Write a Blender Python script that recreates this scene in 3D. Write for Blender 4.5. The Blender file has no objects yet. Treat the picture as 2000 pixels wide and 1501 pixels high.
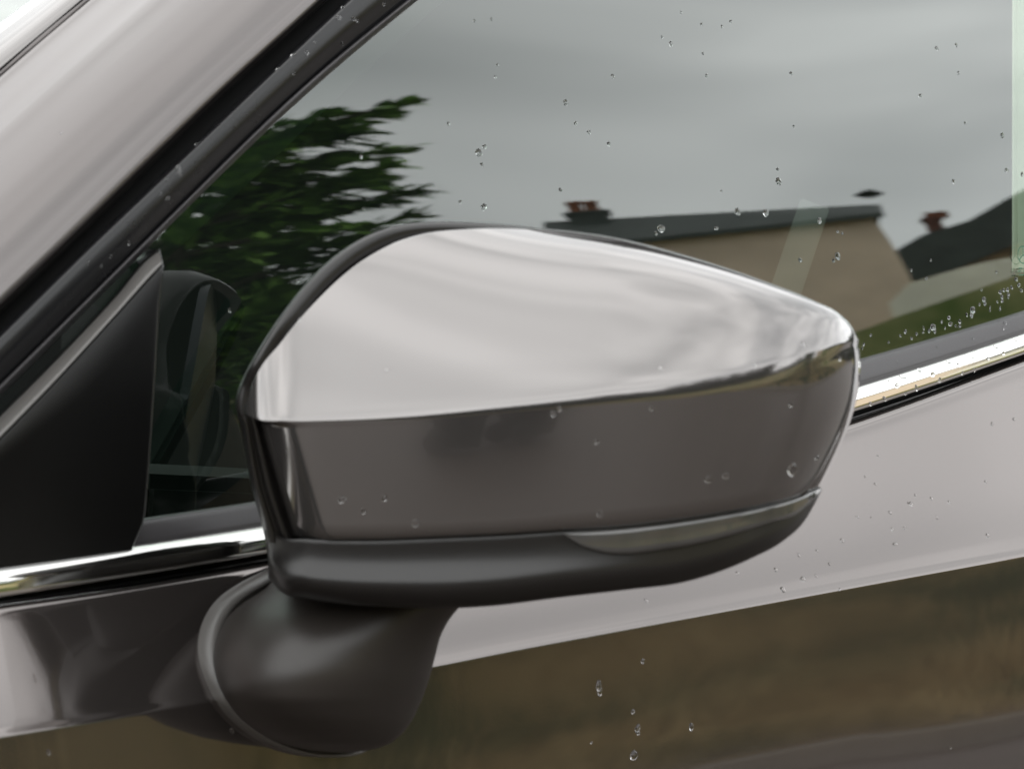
import bpy, bmesh, math, random
import numpy as np
from mathutils import Vector, Matrix, noise
from mathutils.bvhtree import BVHTree
random.seed(7)
rad = math.radians
scene = bpy.context.scene
COL = scene.collection

# ------------------------------------------------------------------ camera
PSI, PITCH, F = rad(45), rad(-3), 6050.0          # heading against the door's normal, pitch, focal length in photo pixels
CAM = Vector((-0.90, -0.95, 1.10))
FWD = Vector((math.sin(PSI)*math.cos(PITCH), math.cos(PSI)*math.cos(PITCH), math.sin(PITCH)))
RGT = Vector((math.cos(PSI), -math.sin(PSI), 0))
UPV = RGT.cross(FWD)
cd = bpy.data.cameras.new("camera")
cam = bpy.data.objects.new("camera", cd); COL.objects.link(cam)
cam.location = CAM
cam.rotation_euler = Matrix((RGT, UPV, -FWD)).transposed().to_euler()
cd.sensor_width = 36; cd.lens = 36*F/2000; cd.clip_end = 2000; cd.clip_start = 0.02
cd.dof.use_dof = True; cd.dof.focus_distance = 1.50; cd.dof.aperture_fstop = cd.lens/5.0
scene.camera = cam

# ------------------------------------------------------------------ sky, sun, exposure
SUN_EL, SUN_AZ = rad(44), rad(-62)                 # azimuth from +Y (the far side of the car) towards +X
world = bpy.data.worlds.new("World"); scene.world = world; world.use_nodes = True
wn, wl = world.node_tree.nodes, world.node_tree.links
wn.clear()
def N(tree, typ, **kw):
    n = tree.nodes.new(typ)
    for k, v in kw.items(): setattr(n, k, v)
    return n
W = world.node_tree
w_out = N(W, 'ShaderNodeOutputWorld'); w_bg = N(W, 'ShaderNodeBackground'); w_bg.inputs[1].default_value = 0.1
sky = N(W, 'ShaderNodeTexSky', sky_type='NISHITA', sun_disc=False, sun_elevation=SUN_EL, sun_rotation=SUN_AZ)
tc = N(W, 'ShaderNodeTexCoord'); sep = N(W, 'ShaderNodeSeparateXYZ')
wl.new(tc.outputs['Generated'], sep.inputs[0])
def M(tree, op, a, b=None, clamp=False):
    n = N(tree, 'ShaderNodeMath', operation=op); n.use_clamp = clamp
    for i, x in enumerate((a, b)):
        if x is None: continue
        if isinstance(x, (int, float)): n.inputs[i].default_value = x
        else: tree.links.new(x, n.inputs[i])
    return n.outputs[0]
zz = M(W, 'ADD', M(W, 'MAXIMUM', sep.outputs[2], 0.0), 0.22)
comb = N(W, 'ShaderNodeCombineXYZ')
wl.new(M(W, 'DIVIDE', sep.outputs[0], zz), comb.inputs[0]); wl.new(M(W, 'DIVIDE', sep.outputs[1], zz), comb.inputs[1])
mp = N(W, 'ShaderNodeMapping'); mp.inputs['Rotation'].default_value = (0, 0, rad(38)); mp.inputs['Scale'].default_value = (0.55, 1.25, 1); mp.inputs['Location'].default_value = (3.1, 1.7, 0)
wl.new(comb.outputs[0], mp.inputs[0])
nz = N(W, 'ShaderNodeTexNoise'); nz.inputs['Scale'].default_value = 1.15; nz.inputs['Detail'].default_value = 2.5; nz.inputs['Roughness'].default_value = 0.5; nz.inputs['Distortion'].default_value = 0.35
wl.new(mp.outputs[0], nz.inputs['Vector'])
ramp = N(W, 'ShaderNodeValToRGB')
ramp.color_ramp.elements[0].position = 0.36; ramp.color_ramp.elements[0].color = (9.3, 9.6, 9.7, 1)
ramp.color_ramp.elements[1].position = 0.64; ramp.color_ramp.elements[1].color = (17.0, 17.2, 17.2, 1)
nz2 = N(W, 'ShaderNodeTexNoise'); nz2.inputs['Scale'].default_value = 4.2; nz2.inputs['Detail'].default_value = 2; nz2.inputs['Roughness'].default_value = 0.45; nz2.inputs['Distortion'].default_value = 0.5
mp2 = N(W, 'ShaderNodeMapping'); mp2.inputs['Rotation'].default_value = (rad(14), rad(18), 0); mp2.inputs['Scale'].default_value = (1, 1, 2.1); mp2.inputs['Location'].default_value = (.37, .1, .55)
wl.new(tc.outputs['Generated'], mp2.inputs[0]); wl.new(mp2.outputs[0], nz2.inputs['Vector'])
nmix = M(W, 'ADD', M(W, 'MULTIPLY', nz.outputs[0], 0.3), M(W, 'MULTIPLY', nz2.outputs[0], 0.7))
wl.new(nmix, ramp.inputs[0])
cover = M(W, 'MULTIPLY', M(W, 'SUBTRACT', nz.outputs[0], 0.72), 3.0, True)
mixs = N(W, 'ShaderNodeMix', data_type='RGBA'); 
wl.new(M(W, 'SUBTRACT', 0.97, cover), mixs.inputs[0]); wl.new(sky.outputs[0], mixs.inputs[6]); wl.new(ramp.outputs[0], mixs.inputs[7])
vsc = N(W, 'ShaderNodeVectorMath', operation='SCALE')
wl.new(mixs.outputs[2], vsc.inputs[0])
wl.new(M(W, 'ADD', M(W, 'SUBTRACT', 0.98, M(W, 'MULTIPLY', M(W, 'MAXIMUM', sep.outputs[2], 0.0), 0.21)), M(W, 'MULTIPLY', 0.34, M(W, 'POWER', 2.718, M(W, 'MULTIPLY', M(W, 'MAXIMUM', sep.outputs[2], 0.0), -7.0)))), vsc.inputs['Scale'])
wl.new(vsc.outputs[0], w_bg.inputs[0]); wl.new(w_bg.outputs[0], w_out.inputs[0])
sd = bpy.data.lights.new("sun", 'SUN'); sd.energy = 0.5; sd.angle = rad(130); sd.color = (1, .96, .9)
so = bpy.data.objects.new("sun", sd); COL.objects.link(so)
sdir = Vector((math.sin(SUN_AZ)*math.cos(SUN_EL), math.cos(SUN_AZ)*math.cos(SUN_EL), math.sin(SUN_EL)))
so.rotation_euler = sdir.to_track_quat('Z', 'Y').to_euler(); so.location = (3, 6, 9)
scene.view_settings.view_transform = 'Standard'; scene.view_settings.look = 'None'
scene.view_settings.exposure = 1.0; scene.view_settings.gamma = 1
scene.render.engine = 'CYCLES'
scene.cycles.max_bounces = 10; scene.cycles.transparent_max_bounces = 16; scene.cycles.glossy_bounces = 6
scene.cycles.use_denoising = True

# ------------------------------------------------------------------ geometry helpers
def ray(u, v):
    return FWD + RGT*((u-1000)/F) - UPV*((v-750)/F)
ZB, E0, RG = 1.0, rad(3.6), 1.5                    # belt height, lean of the glass at the belt, its radius of curvature
def base_y(z):
    h = z-ZB
    return h*math.tan(E0) + (h*h/(2*RG) if h > 0 else 0)
def P(u, v, off=0.0):
    """the point of the car's side (leaning, curved) seen at photo position u, v; off = metres outward of it"""
    d = ray(u, v); t = (0-CAM.y)/d.y
    for _ in range(12):
        p = CAM+d*t
        t = (base_y(p.z)-off-CAM.y)/d.y
    return CAM+d*t
def D(u, v, depth):
    return CAM+ray(u, v)*depth
def PX(p):
    q = Vector(p)-CAM; w = q.dot(FWD)
    return 1000+F*q.dot(RGT)/w, 750-F*q.dot(UPV)/w
def pl(pts, n=None, at=None):
    """resample a polyline of tuples with a monotone-ish Catmull-Rom; at = parameter values 0..1 along its first coordinate"""
    a = np.array(pts, float)
    x = a[:, 0]
    if at is None: at = np.linspace(0, 1, n)
    xs = x[0]+(x[-1]-x[0])*np.asarray(at)
    out = np.zeros((len(xs), a.shape[1])); out[:, 0] = xs
    h = np.diff(x)
    for c in range(1, a.shape[1]):
        y = a[:, c]; dl = np.diff(y)/h
        m = np.zeros(len(x)); m[0] = dl[0]; m[-1] = dl[-1]
        for i in range(1, len(x)-1):
            m[i] = (dl[i-1]*h[i]+dl[i]*h[i-1])/(h[i]+h[i-1])
        idx = np.clip(np.searchsorted(x, xs)-1, 0, len(h)-1) if x[-1] > x[0] else None
        t = (xs-x[idx])/h[idx]; hh = h[idx]
        out[:, c] = (2*t**3-3*t**2+1)*y[idx]+(t**3-2*t**2+t)*hh*m[idx]+(-2*t**3+3*t**2)*y[idx+1]+(t**3-t**2)*hh*m[idx+1]
    return out
def val(pts, x):
    a = pl(pts, at=[(x-pts[0][0])/(pts[-1][0]-pts[0][0])])
    return a[0, 1:]
def lin(pts, x):
    return float(np.interp(x, [p[0] for p in pts], [p[1] for p in pts]))
BV = {}
def mesh_obj(name, verts, faces, mat, parent=None, smooth=True, flip_to=None):
    me = bpy.data.meshes.new(name)
    me.from_pydata([tuple(v) for v in verts], [], faces)
    bm = bmesh.new(); bm.from_mesh(me)
    bmesh.ops.remove_doubles(bm, verts=bm.verts, dist=1e-6)
    bmesh.ops.recalc_face_normals(bm, faces=bm.faces)
    if flip_to is not None:
        s = sum(f.normal.dot(flip_to-f.calc_center_median())*f.calc_area() for f in bm.faces)
        if s < 0: bmesh.ops.reverse_faces(bm, faces=bm.faces)
    bm.to_mesh(me); bm.free()
    for p in me.polygons: p.use_smooth = smooth
    me.materials.append(mat)
    o = bpy.data.objects.new(name, me); COL.objects.link(o)
    if parent: o.parent = parent
    return o
def grid_faces(nr, nc, closed=False, base=0):
    f = []
    for i in range(nr-1):
        for j in range(nc-(0 if closed else 1)):
            k = (j+1) % nc
            f.append((base+i*nc+j, base+i*nc+k, base+(i+1)*nc+k, base+(i+1)*nc+j))
    return f
def grid(name, rows, mat, parent=None, closed=False, caps=(False, False), face_cam=True, smooth=True):
    nr, nc = len(rows), len(rows[0])
    vs = [p for r in rows for p in r]
    fs = grid_faces(nr, nc, closed)
    if caps[0]: fs.append(tuple(range(nc)))
    if caps[1]: fs.append(tuple((nr-1)*nc+j for j in range(nc)))
    return mesh_obj(name, vs, fs, mat, parent, smooth, CAM if face_cam and not closed else None)
def sharp(o, ang=35):
    """split shading at hard edges"""
    me = o.data
    bm = bmesh.new(); bm.from_mesh(me)
    for e in bm.edges:
        if len(e.link_faces) == 2 and e.calc_face_angle(0) > rad(ang): e.smooth = False
    bm.to_mesh(me); bm.free()
def tag(o, label=None, cat=None, group=None, kind=None):
    if label: o['label'] = label
    if cat: o['category'] = cat
    if group: o['group'] = group
    if kind: o['kind'] = kind
    return o
def empty(name, loc=(0, 0, 0), parent=None):
    o = bpy.data.objects.new(name, None); COL.objects.link(o); o.empty_display_size = .1
    if parent: o.parent = parent
    else: o.location = loc
    return o
def box(name, lo, hi, mat, parent=None, bevel=0, M4=None):
    bm = bmesh.new()
    bmesh.ops.create_cube(bm, size=1)
    for v in bm.verts:
        v.co = Vector([(lo[i]+hi[i])/2+v.co[i]*(hi[i]-lo[i]) for i in range(3)])
    if bevel: bmesh.ops.bevel(bm, geom=bm.edges[:], offset=bevel, segments=2, affect='EDGES')
    if M4 is not None: bm.transform(M4)
    me = bpy.data.meshes.new(name); bm.to_mesh(me); bm.free()
    me.materials.append(mat)
    o = bpy.data.objects.new(name, me); COL.objects.link(o)
    if parent: o.parent = parent
    return o

# ------------------------------------------------------------------ materials
def mat(name, base, rough=.5, metal=0, coat=0, coat_rough=.02, ior=1.5, spec=.5, var=0, var_scale=8, bump=0, bump_scale=200, base2=None, rvar=0, stretch=(1, 1, 1), detail=5, band=.14, alpha=None, sheen=0):
    m = bpy.data.materials.new(name); m.use_nodes = True
    T = m.node_tree; b = T.nodes['Principled BSDF']
    b.inputs['Base Color'].default_value = (*base, 1); b.inputs['Roughness'].default_value = rough
    b.inputs['Metallic'].default_value = metal; b.inputs['IOR'].default_value = ior
    b.inputs['Coat Weight'].default_value = coat; b.inputs['Coat Roughness'].default_value = coat_rough
    b.inputs['Specular IOR Level'].default_value = spec
    tcn = N(T, 'ShaderNodeTexCoord'); mpn = N(T, 'ShaderNodeMapping'); mpn.inputs['Scale'].default_value = stretch
    T.links.new(tcn.outputs['Object'], mpn.inputs[0])
    if base2 is not None or var:
        n = N(T, 'ShaderNodeTexNoise'); n.inputs['Scale'].default_value = var_scale; n.inputs['Detail'].default_value = detail
        T.links.new(mpn.outputs[0], n.inputs['Vector'])
        r = N(T, 'ShaderNodeValToRGB')
        b2 = base2 if base2 is not None else tuple(c*(1+var) for c in base)
        b1 = base if base2 is not None else tuple(c*(1-var) for c in base)
        r.color_ramp.elements[0].position = .5-band; r.color_ramp.elements[1].position = .5+band
        r.color_ramp.elements[0].color = (*b1, 1); r.color_ramp.elements[1].color = (*b2, 1)
        T.links.new(n.outputs[0], r.inputs[0]); T.links.new(r.outputs[0], b.inputs['Base Color'])
    if rvar:
        n = N(T, 'ShaderNodeTexNoise'); n.inputs['Scale'].default_value = 23; n.inputs['Detail'].default_value = 8
        T.links.new(mpn.outputs[0], n.inputs['Vector'])
        mr = N(T, 'ShaderNodeMapRange'); mr.inputs[3].default_value = max(0, rough-rvar); mr.inputs[4].default_value = rough+rvar
        T.links.new(n.outputs[0], mr.inputs[0]); T.links.new(mr.outputs[0], b.inputs['Roughness'])
    if bump:
        n = N(T, 'ShaderNodeTexNoise'); n.inputs['Scale'].default_value = bump_scale; n.inputs['Detail'].default_value = 3
        T.links.new(mpn.outputs[0], n.inputs['Vector'])
        bp = N(T, 'ShaderNodeBump'); bp.inputs['Strength'].default_value = bump; bp.inputs['Distance'].default_value = .001
        T.links.new(n.outputs[0], bp.inputs['Height']); T.links.new(bp.outputs[0], b.inputs['Normal'])
    return m
M_PAINT = mat("car_paint", (.140, .123, .117), rough=.075, metal=.85, coat=1, coat_rough=.015, rvar=.02, bump=.010, bump_scale=900)
M_PAINT2 = mat("car_paint_mirror", (.178, .168, .164), rough=.125, metal=.85, coat=1, coat_rough=.03, rvar=.02, bump=.010, bump_scale=900)
M_PILLAR = mat("car_paint_pillar", (.108, .096, .093), rough=.30, metal=.85, coat=1, coat_rough=.16, rvar=.02)
M_SAIL = mat("corner_panel_plastic", (.005, .005, .005), rough=.33, spec=.36, rvar=.06, bump=.12, bump_scale=2200)
M_CHROME = mat("chrome", (.74, .73, .71), rough=.06, metal=1, rvar=.03)
M_SATIN = mat("satin_black_trim", (.006, .006, .007), rough=.26, spec=.42, rvar=.06, bump=.05, bump_scale=1500)
M_GLOSSB = mat("gloss_black_plastic", (.012, .013, .014), rough=.16, spec=.55, rvar=.05)
M_PLAST = mat("black_plastic", (.026, .022, .0195), rough=.38, spec=.48, rvar=.06, bump=.12, bump_scale=2200)
M_HOUS = mat("mirror_housing_plastic", (.010, .009, .0085), rough=.31, spec=.52, rvar=.05, bump=.04, bump_scale=1800)
M_RUBBER = mat("rubber_seal", (.045, .042, .045), rough=.42, spec=.5, rvar=.06, bump=.06, bump_scale=1400)
M_BLACK = mat("groove_black", (.006, .006, .006), rough=.7, spec=.2)
M_GASKET = mat("gasket", (.10, .095, .09), rough=.33, spec=.6)  # also gives the corner panel's rim its painted sky sheen
M_LENS = mat("indicator_lens", (.040, .039, .038), rough=.16, coat=1, spec=.5, base2=(.052, .050, .048), var_scale=90, stretch=(1, 1, .2))
M_MGLASS = mat("mirror_glass", (.05, .055, .06), rough=.35, metal=1)
M_CABIN = mat("cabin_lining", (.012, .014, .013), rough=.8, spec=.2)
M_DASH = mat("dashboard_plastic", (.0035, .006, .005), rough=.9, spec=.08)
M_BELT = mat("seat_belt_webbing", (.060, .064, .058), rough=.8)
M_SKY_LIGHT = mat("painted_sky_light", (.50, .53, .42), rough=.6)  # pale colour stands in for sky light
M_MARK = mat("etched_mark", (.05, .16, .10), rough=.6)
def glass_mat(name, tint, ior, boost=1.0):
    m = bpy.data.materials.new(name); m.use_nodes = True; T = m.node_tree; T.nodes.clear()
    o = N(T, 'ShaderNodeOutputMaterial'); mx = N(T, 'ShaderNodeMixShader'); tr = N(T, 'ShaderNodeBsdfTransparent'); gl = N(T, 'ShaderNodeBsdfGlossy')
    tr.inputs[0].default_value = (*tint, 1); gl.inputs['Roughness'].default_value = .0; gl.inputs[0].default_value = (.965, 1.0, .975, 1)
    fr = N(T, 'ShaderNodeFresnel'); fr.inputs[0].default_value = ior
    T.links.new(M(T, 'MULTIPLY', fr.outputs[0], boost, True), mx.inputs[0])
    T.links.new(tr.outputs[0], mx.inputs[1]); T.links.new(gl.outputs[0], mx.inputs[2]); T.links.new(mx.outputs[0], o.inputs[0])
    return m
M_GLASS = glass_mat("tinted_side_glass", (.62, .74, .66), 1.55, 2.15)
def water_mat():
    m = bpy.data.materials.new("rain_water"); m.use_nodes = True
    b = m.node_tree.nodes['Principled BSDF']
    b.inputs['Base Color'].default_value = (1, 1, 1, 1); b.inputs['Transmission Weight'].default_value = 1
    b.inputs['IOR'].default_value = 1.33; b.inputs['Roughness'].default_value = .0
    return m
M_WATER = water_mat()
M_GRASS = mat("verge_grass", (.04, .06, .025), rough=.9, spec=.1, base2=(.24, .16, .08), band=.08, var_scale=1.9, detail=7, stretch=(.42, .8, 1))
M_BANK = mat("green_bank_grass", (.11, .16, .045), rough=.9, spec=.1, base2=(.34, .34, .16), var_scale=.9)
M_GRASS2 = mat("hillside_grass", (.045, .075, .028), rough=.9, spec=.1, base2=(.40, .32, .16), band=.07, var_scale=1.3, detail=8)
M_ROAD = mat("road_asphalt", (.068, .053, .043), rough=.55, spec=.4, var=.12, var_scale=3, bump=.6, bump_scale=120)
M_KERB = mat("kerb_concrete", (.24, .22, .19), rough=.85, var=.15, var_scale=9)
M_WALLP = mat("house_render", (.70, .575, .45), rough=.9, var=.08, var_scale=1.2)
M_WALLW = mat("pale_wall_render", (.82, .79, .70), rough=.9, var=.08, var_scale=1.5)
M_WALLB = mat("brown_stone_wall", (.28, .20, .12), rough=.9, var=.2, var_scale=2)
M_SLATE = mat("roof_slate", (.035, .045, .040), rough=.6, var=.25, var_scale=2)
M_BRICK = mat("chimney_brick", (.12, .045, .03), rough=.85, var=.3, var_scale=9)
M_POT = mat("terracotta", (.24, .09, .045), rough=.8, var=.15, var_scale=12)
M_BARK = mat("bark", (.05, .04, .03), rough=.9, var=.2, var_scale=12)
M_LEAF = mat("leaves", (.07, .15, .03), rough=.5, spec=.4, base2=(.24, .42, .09), var_scale=2.6)
M_WOOD = mat("far_wood_foliage", (.008, .016, .006), rough=.9, spec=.1, base2=(.020, .034, .011), var_scale=.4)
M_WINDOW = mat("house_window_glass", (.03, .035, .04), rough=.05, spec=.8)
M_FRAME = mat("white_paint", (.75, .74, .70), rough=.5)
M_BLOB = mat("blob_stand_in", (.02, .025, .02), rough=.8)

# ================================================================== THE CAR
car = empty("parked_car", (0.2, 0.8, 0))
tag(car, "grey metallic car seen close at its front door mirror, wet with rain drops", "car")
car_inv = Matrix.Translation((-.2, -.8, 0))
def into_car(o, parent=None):
    o.parent = parent or car
    o.matrix_parent_inverse = Matrix.Identity(4) if parent else car_inv     # parts stand in world coordinates
    return o
def cg(name, rows, m, parent=None, **kw):
    o = grid(name, rows, m, None, **kw); return into_car(o, parent)

# curves of the photograph (photo pixels), continued beyond the frame
TOPDOOR = [(-900, 1300), (-400, 1240), (0, 1187), (260, 1150), (520, 1104), (850, 1040), (1200, 960), (1650, 832), (2000, 706), (2400, 560), (2900, 390)]
CREASE = [(-900, 1570), (-400, 1498), (0, 1440), (430, 1368), (850, 1302), (1000, 1272), (1200, 1234), (1500, 1178), (1700, 1141), (2000, 1086), (2400, 1010), (2900, 920)]
CH_B = [(-900, 1285), (-400, 1222), (0, 1166), (260, 1125), (520, 1081), (850, 1018), (1200, 936), (1655, 808), (2000, 692), (2400, 545), (2900, 375)]
CH_T = [(-900, 1205), (-400, 1150), (0, 1100), (260, 1064), (520, 1024), (850, 964), (1200, 884), (1655, 758), (2000, 648), (2400, 500), (2900, 330)]
SEAL_T = [(-900, 1160), (-400, 1108), (0, 1060), (280, 1015), (520, 978), (850, 914), (1200, 832), (1672, 706), (2000, 610), (2400, 470), (2900, 300)]

def cols(a, b, n): return list(np.linspace(a, b, n))
US = cols(-900, 2900, 240)
def march(us, rows, off0, extra=None):
    """rows: (polyline or function of u, elevation of the surface's normal above it); follows the surface down from the first row"""
    out = []
    prev = None
    for k, (pol, e) in enumerate(rows):
        row = []
        for i, u in enumerate(us):
            v = pol(u) if callable(pol) else float(val(pol, u)[0])
            if k == 0: row.append(P(u, v, off0)); continue
            ee = e(u) if callable(e) else e
            t_ = math.tan(rad(ee)); q = prev[i]; d = ray(u, v)
            t = (q.y-t_*q.z-CAM.y+t_*CAM.z)/(d.y-t_*d.z)
            row.append(CAM+d*t)
        out.append(row); prev = row
    return out
def vv(pol, u): return float(val(pol, u)[0])
def mixrow(a, b, f, da=0): return lambda u: vv(a, u)*(1-f)+vv(b, u)*f+da
def down(pol, d): return lambda u: vv(pol, u)+d
# door panel: rolled top edge, shoulder leaning to the sky, sharp crease, flank
rows = [(down(TOPDOOR, -7), 0), (down(TOPDOOR, -4), 78), (down(TOPDOOR, 0), 66), (down(TOPDOOR, 4), 48), (down(TOPDOOR, 9), 34), (down(TOPDOOR, 15), 26)]
NS = 14
for k in range(1, NS+1):
    f = k/NS
    e = 22.5+3.5*f*f
    rows.append(((lambda f: (lambda u: (vv(TOPDOOR, u)+15)*(1-f)+(vv(CREASE, u)-20)*f))(f), e))
rows += [(down(CREASE, -14), 30), (down(CREASE, -8), 34), (down(CREASE, -4), 32), (down(CREASE, -1.5), 22), (down(CREASE, .5), 10), (down(CREASE, 3), 4.6)]
for k in range(1, 13):
    dv = 3+k*32
    rows.append((down(CREASE, dv), (lambda k: (lambda u: 4.4-k*.20+min(1, k/5)*(.35+1.5*max(0, min(1, (1700-u)/1300)))))(k)))
for dv, e in ((460, 0.5), (560, -2), (700, -5), (900, -8), (1300, -12), (1900, -16), (2600, -20)):
    rows.append((down(CREASE, dv), e))
r = march(US, rows, 0.004)
# lip turned inwards at the top
lip = [p+Vector((0, .02, -.004)) for p in r[0]]
door = cg("door_panel", [lip]+r, M_PAINT)
door_rows = r
# black channel between the chrome strip and the door
ch = march(US, [(down(CH_B, -4), 0), (down(CH_B, 2), 0), (lambda u: (vv(CH_B, u)+vv(TOPDOOR, u))/2, 0), (down(TOPDOOR, 6), 0)], -0.004)
cg("channel_seal", ch, M_BLACK)
lipr = march(US, [(mixrow(CH_B, TOPDOOR, .30), 0), (mixrow(CH_B, TOPDOOR, .38), 70), (mixrow(CH_B, TOPDOOR, .5), 25), (mixrow(CH_B, TOPDOOR, .62), -30), (mixrow(CH_B, TOPDOOR, .68), -75)], -0.001)
cg("channel_lip", lipr, M_GLOSSB)
# chrome strip: narrow upper facet, crowned face, plain lower face, returned edges
chr_ = march(US, [(down(CH_T, 0), 0), (down(CH_T, 2), 80), (mixrow(CH_T, CH_B, .12), 62), (mixrow(CH_T, CH_B, .22), 52), (mixrow(CH_T, CH_B, .30), 44), (mixrow(CH_T, CH_B, .38), 36), (mixrow(CH_T, CH_B, .46), 26), (mixrow(CH_T, CH_B, .52), 12),
               (mixrow(CH_T, CH_B, .58), 10), (mixrow(CH_T, CH_B, .64), 8.2), (mixrow(CH_T, CH_B, .8), 7.4), (mixrow(CH_T, CH_B, .93), 7), (mixrow(CH_T, CH_B, .97), -35), (down(CH_B, 0), -70)], 0.001)
chrome = cg("chrome_strip", [[p+Vector((0, .01, 0)) for p in chr_[0]]]+chr_+[[p+Vector((0, .014, .001)) for p in chr_[-1]]], M_CHROME)
# rubber wiper seal at the foot of the glass
USW = cols(255, 2900, 170)
sl = march(USW, [(down(SEAL_T, -1), 0), (down(SEAL_T, 2), 75), (down(SEAL_T, 5), 48), (mixrow(SEAL_T, CH_T, .25), 30), (mixrow(SEAL_T, CH_T, .5), 26), (mixrow(SEAL_T, CH_T, .8), 20), (mixrow(SEAL_T, CH_T, .93), 12), (down(CH_T, 1), -20), (down(CH_T, 5), -40)], -0.006)
seal = cg("window_seal", [[p+Vector((0, .004, 0)) for p in sl[0]]]+sl, M_RUBBER)

# side glass: from under the seal up to the pillar frame, 4 mm thick
FR_IN = [(-420, 1180), (0, 772), (154, 618), (364, 406), (590, 190), (816, 0), (1010, -150), (1300, -340), (1700, -520), (2200, -640), (3000, -700)]
UG = cols(120, 2900, 120)
front, back = [], []
for k in range(41):
    f = k/40
    fr_, bk = [], []
    for u in UG:
        a = float(val(FR_IN, u)[0])-20; b_ = vv(SEAL_T, u)+30
        v = a*(1-f)+b_*f
        p = P(u, v, -.008); fr_.append(p); bk.append(p+Vector((0, .004, 0)))
    front.append(fr_); back.append(bk)
glass = cg("window_glass", front, M_GLASS)
# rim ground edge of the pane (hidden in its channel)
edge = [front[0], back[0]]

# pillar frame trim, its inner lip, the black gap, painted pillar, moulding and windscreen
def diag(pts): return pl(pts, n=90)
GAP_L = [(-420, 1062), (0, 648), (200, 452), (396, 266), (560, 108), (676, 0), (900, -205), (1250, -480)]
GAP_U = [(-440, 1040), (0, 611), (200, 418), (387, 233), (545, 86), (640, 0), (860, -205), (1220, -500)]
FR_LIP = [(-420, 1160), (0, 752), (154, 600), (364, 391), (590, 172), (797, 0), (985, -150), (1290, -370)]
FR_LOW = [(-420, 1182), (0, 774), (154, 621), (364, 409), (590, 193), (818, 0), (1012, -150), (1310, -340)]
SEAM = [(-900, 950), (-420, 500), (0, 139), (80, 68), (163, 0), (420, -215), (800, -500)]
WS = [(-1000, 900), (-500, 430), (-60, 92), (0, 44), (60, 0), (320, -215), (700, -500)]
WS2 = [(-1500, 600), (-900, 160), (-560, -100), (-400, -215), (-300, -290), (0, -500), (400, -760)]
def strip(name, defs, m, nsub=6, parent=None):
    """defs: (polyline, offset outward); rows between are interpolated smoothly"""
    R = [diag(d[0]) for d in defs]; O = [d[1] for d in defs]
    rows = []
    n = len(defs)
    for i in range(n-1):
        for s in range(nsub if i < n-2 else nsub+1):
            f = s/nsub
            rr = []
            for j in range(90):
                def g(k): return (lambda q: (R[q][j][0], R[q][j][1], O[q]))(min(max(k, 0), n-1))
                p0, p1, p2, p3 = g(i-1), g(i), g(i+1), g(i+2)
                u = p1[0]*(1-f)+p2[0]*f; v = p1[1]*(1-f)+p2[1]*f
                m1 = (p2[2]-p0[2])/2; m2 = (p3[2]-p1[2])/2
                h00, h10, h01, h11 = 2*f**3-3*f*f+1, f**3-2*f*f+f, -2*f**3+3*f*f, f**3-f*f
                rr.append(P(u, v, h00*p1[2]+h10*m1+h01*p2[2]+h11*m2))
            rows.append(rr)
    return cg(name, rows, m, parent)
def mid(a, b, f):
    A_, B_ = diag(a), diag(b)
    return [(A_[j][0]*(1-f)+B_[j][0]*f, A_[j][1]*(1-f)+B_[j][1]*f) for j in range(0, 90, 8)]
frame = strip("frame_trim", [(GAP_L, -.012), (mid(GAP_L, FR_LIP, .02), -.001), (mid(GAP_L, FR_LIP, .14), .0033), (mid(GAP_L, FR_LIP, .55), .0035), (mid(GAP_L, FR_LIP, .9), .0005), (FR_LIP, -.001)], M_SATIN)
strip("frame_lip", [(mid(GAP_L, FR_LIP, .97), -.004), (FR_LIP, .0006), (mid(FR_LIP, FR_LOW, .4), .0008), (mid(FR_LIP, FR_LOW, .8), -.004), (FR_LOW, -.010)], M_RUBBER, 3)
strip("pillar_gap_seal", [(mid(GAP_U, GAP_L, -.6), -.020), (mid(GAP_U, GAP_L, .5), -.022), (mid(GAP_U, GAP_L, 1.5), -.020)], M_BLACK, 3)
PO = lambda f: mid(GAP_U, SEAM, f)
pillar = strip("pillar_panel", [(GAP_U, -.016), (PO(.010), -.008), (PO(.035), -.0045), (PO(.12), -.0055), (PO(.30), -.0115), (PO(.5), -.0235), (PO(.72), -.0415), (PO(.85), -.0555), (PO(.97), -.0675), (SEAM, -.0705)], M_PILLAR, 5)
SO = lambda f: mid(SEAM, WS, f)
strip("windscreen_moulding", [(SO(-.01), -.0722), (SO(.015), -.0712), (SO(.08), -.0700), (SO(.5), -.0775), (SO(.9), -.090), (WS, -.098)], M_PAINT2, 3)
WSR = [P(u, v, -.099) for u, v in diag(WS)]
cg("windscreen", [[p+Vector((-.28*k/12-.0*k, 1.20*k/12, .03*math.sin(math.pi*k/12))) for p in WSR] for k in range(13)], M_GLASS, face_cam=False)

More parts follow.
